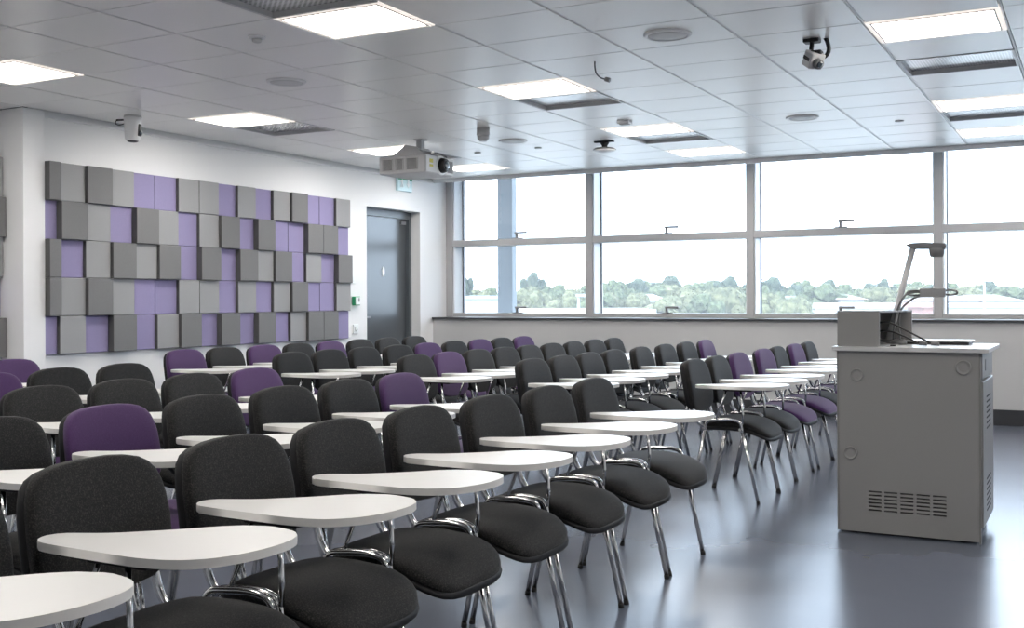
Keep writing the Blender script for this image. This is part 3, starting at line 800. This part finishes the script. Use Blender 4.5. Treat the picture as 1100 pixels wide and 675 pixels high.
tr_o = link('trunk', bm, M['bark']); TRUNK = tr_o.data; bpy.data.objects.remove(tr_o)
def tree(x, y, ztop, wid, hgt, kind, label, group='trees beyond the windows'):
    t = thing('tree', label, 'tree', (x, y, -8), 0, group)
    c = bpy.data.objects.new('crown', TREE[kind]); COL.objects.link(c); c.parent = t
    c.scale = (wid / 2, wid / 2, hgt / 2); c.location = (0, 0, ztop + 8 - hgt / 2); c.rotation_euler = (0, 0, R.uniform(0, 6.28))
    k = bpy.data.objects.new('trunk', TRUNK); COL.objects.link(k); k.parent = t
    k.scale = (.22, .22, max(.5, ztop + 8 - hgt * .5))
FW = Vector((-.4707, .8823)); RT = Vector((.8823, .4707))
def at(px, py, dist):
    """point seen at photo pixel (px, py) when it stands `dist` deep"""
    lx = (px - 550) / 1181.55 * dist
    q = FW * dist + RT * lx
    hz = 321.7 - .0041 * (px - 550)
    return q.x, q.y, CH - (py - hz) / 1181.55 * dist
TL = ['sage green rounded tree in the distant treeline', 'pale olive spreading tree in the distant treeline', 'darker green full tree in the distant treeline']
SPEC = [  # photo column, top row, width in px, height in px, depth, kind, own label
    (573, 290, 22, 34, 95, 2, 'tall dark tree standing alone above the others, first window'),
    (499, 291, 14, 26, 100, 2, 'dark narrow tree at the far left edge of the first window'),
    (512, 309, 30, 22, 120, 1, None), (530, 308, 26, 22, 125, 0, None), (566, 306, 34, 26, 80, 1, None), (596, 304, 34, 34, 85, 0, None), (612, 308, 40, 34, 70, 1, None), (628, 303, 30, 34, 90, 0, None),
    (650, 302, 34, 36, 95, 0, None), (668, 299, 34, 34, 105, 0, None), (655, 312, 34, 30, 68, 1, None), (688, 297, 38, 34, 110, 2, None), (716, 294, 34, 36, 115, 2, None), (738, 302, 30, 30, 110, 0, None), (752, 300, 30, 34, 105, 0, None),
    (740, 308, 44, 40, 65, 1, None), (772, 305, 46, 44, 62, 1, None), (793, 294, 30, 40, 100, 2, None), (800, 306, 40, 44, 64, 1, None), (700, 306, 36, 30, 85, 0, None), (680, 313, 40, 26, 68, 1, None),
    (835, 295, 40, 40, 95, 2, None), (855, 299, 34, 36, 100, 0, None), (826, 312, 34, 36, 47, 1, None), (850, 316, 34, 34, 46, 1, None), (878, 303, 40, 32, 90, 0, None), (897, 298, 24, 30, 115, 2, None), (913, 304, 30, 26, 110, 0, None),
    (928, 302, 26, 28, 115, 2, None), (950, 297, 22, 34, 105, 2, None), (966, 303, 34, 28, 110, 0, None), (985, 301, 30, 30, 112, 0, None), (1000, 303, 30, 26, 115, 1, None),
    (1024, 303, 40, 24, 110, 0, None), (1046, 304, 34, 24, 112, 1, None), (1066, 300, 26, 28, 108, 2, None), (1090, 306, 34, 22, 110, 1, None), (1112, 304, 40, 26, 108, 2, None), (1140, 302, 44, 28, 108, 0, None),
    (520, 316, 44, 20, 90, 0, None), (645, 306, 30, 30, 110, 1, None), (705, 300, 34, 34, 112, 0, None), (725, 303, 40, 34, 95, 1, None), (764, 299, 34, 34, 112, 2, None), (868, 306, 34, 34, 100, 2, None), (890, 308, 34, 30, 102, 1, None),
    (940, 306, 34, 26, 90, 1, None), (976, 306, 34, 24, 90, 1, None), (1012, 305, 34, 24, 100, 2, None), (1035, 307, 34, 20, 95, 1, None), (1078, 306, 34, 22, 100, 0, None), (582, 310, 34, 30, 75, 1, None), (640, 314, 36, 26, 67, 0, None),
    (758, 314, 34, 30, 58, 0, None), (715, 316, 40, 26, 57, 1, None), (812, 305, 30, 34, 90, 0, None), (840, 310, 30, 30, 70, 0, None),
    (470, 305, 34, 30, 110, 0, None), (440, 303, 40, 30, 112, 2, None),
]
for px, py, wd, hg, ds, kd, lab in SPEC:
    x, y, zt = at(px, py, ds)
    s = ds / 1181.55
    tree(x, y, zt, wd * s * 1.45, min(hg * s * 1.6, zt + 7.4), kd, lab or TL[kd], 'trees beyond the windows' if lab is None else None)

def block(name, px0, px1, ptop, dist, depth, mats, label, windows=False, gable=None):
    x0, y0, zt = at(px0, ptop, dist); x1, y1, _ = at(px1, ptop, dist)
    L = math.hypot(x1 - x0, y1 - y0); rz = math.atan2(y1 - y0, x1 - x0)
    t = thing(name, label, 'building', ((x0 + x1) / 2, (y0 + y1) / 2, -8), rz)
    h = zt + 8
    bm = BM(); add_box(bm, -L / 2, L / 2, 0, depth, 0, h - (.25 if gable is None else 0)); link('walls', bm, mats[0], t)
    if gable is None:
        bm = BM(); add_box(bm, -L / 2 - .2, L / 2 + .2, -.2, depth + .2, h - .25, h, bev=.03); link('roof', bm, mats[1], t)
        if windows:
            n = 14
            bm = BM()
            for k in range(n): add_box(bm, -L / 2 + (k + .12) * L / n, -L / 2 + (k + .88) * L / n, -.06, 0, h - 1.8, h - .5)
            link('window_band', bm, M['render_blue'], t)
    else:
        bm = BM()
        P = [(-L / 2 - .3, -.4, h), (L / 2 + .3, -.4, h), (L / 2 + .3, depth + .4, h), (-L / 2 - .3, depth + .4, h), (-L / 2 + .4, depth / 2, h + gable), (L / 2 - .4, depth / 2, h + gable)]
        v = [bm.verts.new(p) for p in P]
        for q in ((0, 1, 5, 4), (1, 2, 5), (2, 3, 4, 5), (3, 0, 4), (3, 2, 1, 0)): bm.faces.new([v[i] for i in q])
        link('roof', bm, mats[1], t)
block('low_building', 858, 1004, 326.5, 55, 9, (M['render'], M['render']), 'white low building with window band beyond the third window', True)
block('low_building', 1010, 1190, 326.5, 62, 9, (M['render'], M['render_blue']), 'long white flat-roofed building beyond the right window')
block('low_building', 470, 538, 318, 75, 10, (M['render'], M['render_blue']), 'white flat-roofed building at the left of the first window')
block('low_building', 556, 700, 333, 52, 8, (M['render'], M['render']), 'low white roof below the trees across the first two windows')
block('house', 903, 928, 322, 88, 8, (M['render'], M['rooftile']), 'small house with grey tiled roof beyond the third window', False, .5)
block('house', 1012, 1052, 324, 78, 8, (M['render'], M['rooftile']), 'house with pale brown roof, left one beyond the right window', False, .5)
block('house', 1056, 1100, 324, 80, 8, (M['render'], M['rooftile']), 'house with pale brown roof, right one beyond the right window', False, .5)
block('house', 693, 716, 324, 72, 8, (M['render'], M['render']), 'white gabled house among the trees in second window', False, .5)
block('chimney_stack', 992, 1002, 325, 50, 2, (M['brick'], M['brick']), 'pinkish brick stub beside the white building by the mullion')
for px, pt, ds, lab in ((1057.5, 302, 58, 'thin grey lamp post outside the right window'), (621.5, 318, 48, 'thin pale lamp post outside the first window'), (846, 320, 49, 'short pale lamp post outside the third window')):
    x, y, zt = at(px, pt, ds)
    t = thing('lamp_post', lab, 'lamp post', (x, y, -8))
    bm = BM(); add_tube(bm, [(0, 0, 0), (0, 0, zt + 8)], .06, 8); link('pole', bm, M['render_blue'], t)
    bm = BM(); add_box(bm, -.1, .35, -.1, .1, zt + 7.95, zt + 8.08, bev=.03); link('lamp_head', bm, M['render_blue'], t)

# ------------------------------------------------------------------ light
W = bpy.data.worlds.new('sky'); SC.world = W; W.use_nodes = True
bg = W.node_tree.nodes['Background']; bg.inputs['Color'].default_value = (.69, .83, 1.0, 1); bg.inputs['Strength'].default_value = 4.6
sun = bpy.data.lights.new('sun', 'SUN'); sun.energy = 2.0; sun.angle = .02; sun.color = (1, .95, .88)
so = bpy.data.objects.new('sun', sun); COL.objects.link(so); so.rotation_euler = (math.radians(48), 0, math.radians(-20))
# daylight portal across the glazing (guides sampling of the sky only)
pl_ = bpy.data.lights.new('window_portal', 'AREA'); pl_.shape = 'RECTANGLE'; pl_.size = 12.2; pl_.size_y = 2.2; pl_.cycles.is_portal = True
po = bpy.data.objects.new('window_portal', pl_); COL.objects.link(po); po.location = ((XL + XR) / 2, YG + .40, 2.10); po.rotation_euler = (-PI / 2, 0, 0)

# ------------------------------------------------------------------ camera
cam = bpy.data.cameras.new('camera'); cam.sensor_width = 36; cam.lens = 1181.55 * 36 / 1100
cam.shift_y = (321.72 - 337.5) / 1100; cam.clip_end = 6000; cam.clip_start = .05
co = bpy.data.objects.new('camera', cam); COL.objects.link(co); co.location = (0, 0, CH)
co.rotation_mode = 'XYZ'
co.matrix_world = Matrix.Translation((0, 0, CH)) @ Matrix.Rotation(.490115, 4, 'Z') @ Matrix.Rotation(PI / 2, 4, 'X') @ Matrix.Rotation(-.00405787, 4, 'Z')
SC.camera = co

# ------------------------------------------------------------------ scale the survey units to metres
done = set()
S = Matrix.Scale(K, 4)
for o in list(SC.objects):
    o.location = Vector(o.location) * K
    if o.type == 'MESH' and o.data.name not in done:
        done.add(o.data.name); o.data.transform(S)
pl_.size *= K; pl_.size_y *= K

SC.view_settings.view_transform = 'Standard'; SC.view_settings.look = 'None'; SC.view_settings.gamma = 1; SC.view_settings.use_curve_mapping = False
SC.view_settings.exposure = 1.0
SC.cycles.use_denoising = True
SC.cycles.max_bounces = 10; SC.cycles.diffuse_bounces = 5; SC.cycles.glossy_bounces = 5; SC.cycles.transparent_max_bounces = 16
SC.cycles.sample_clamp_indirect = 8
SC.cycles.caustics_reflective = False; SC.cycles.caustics_refractive = False
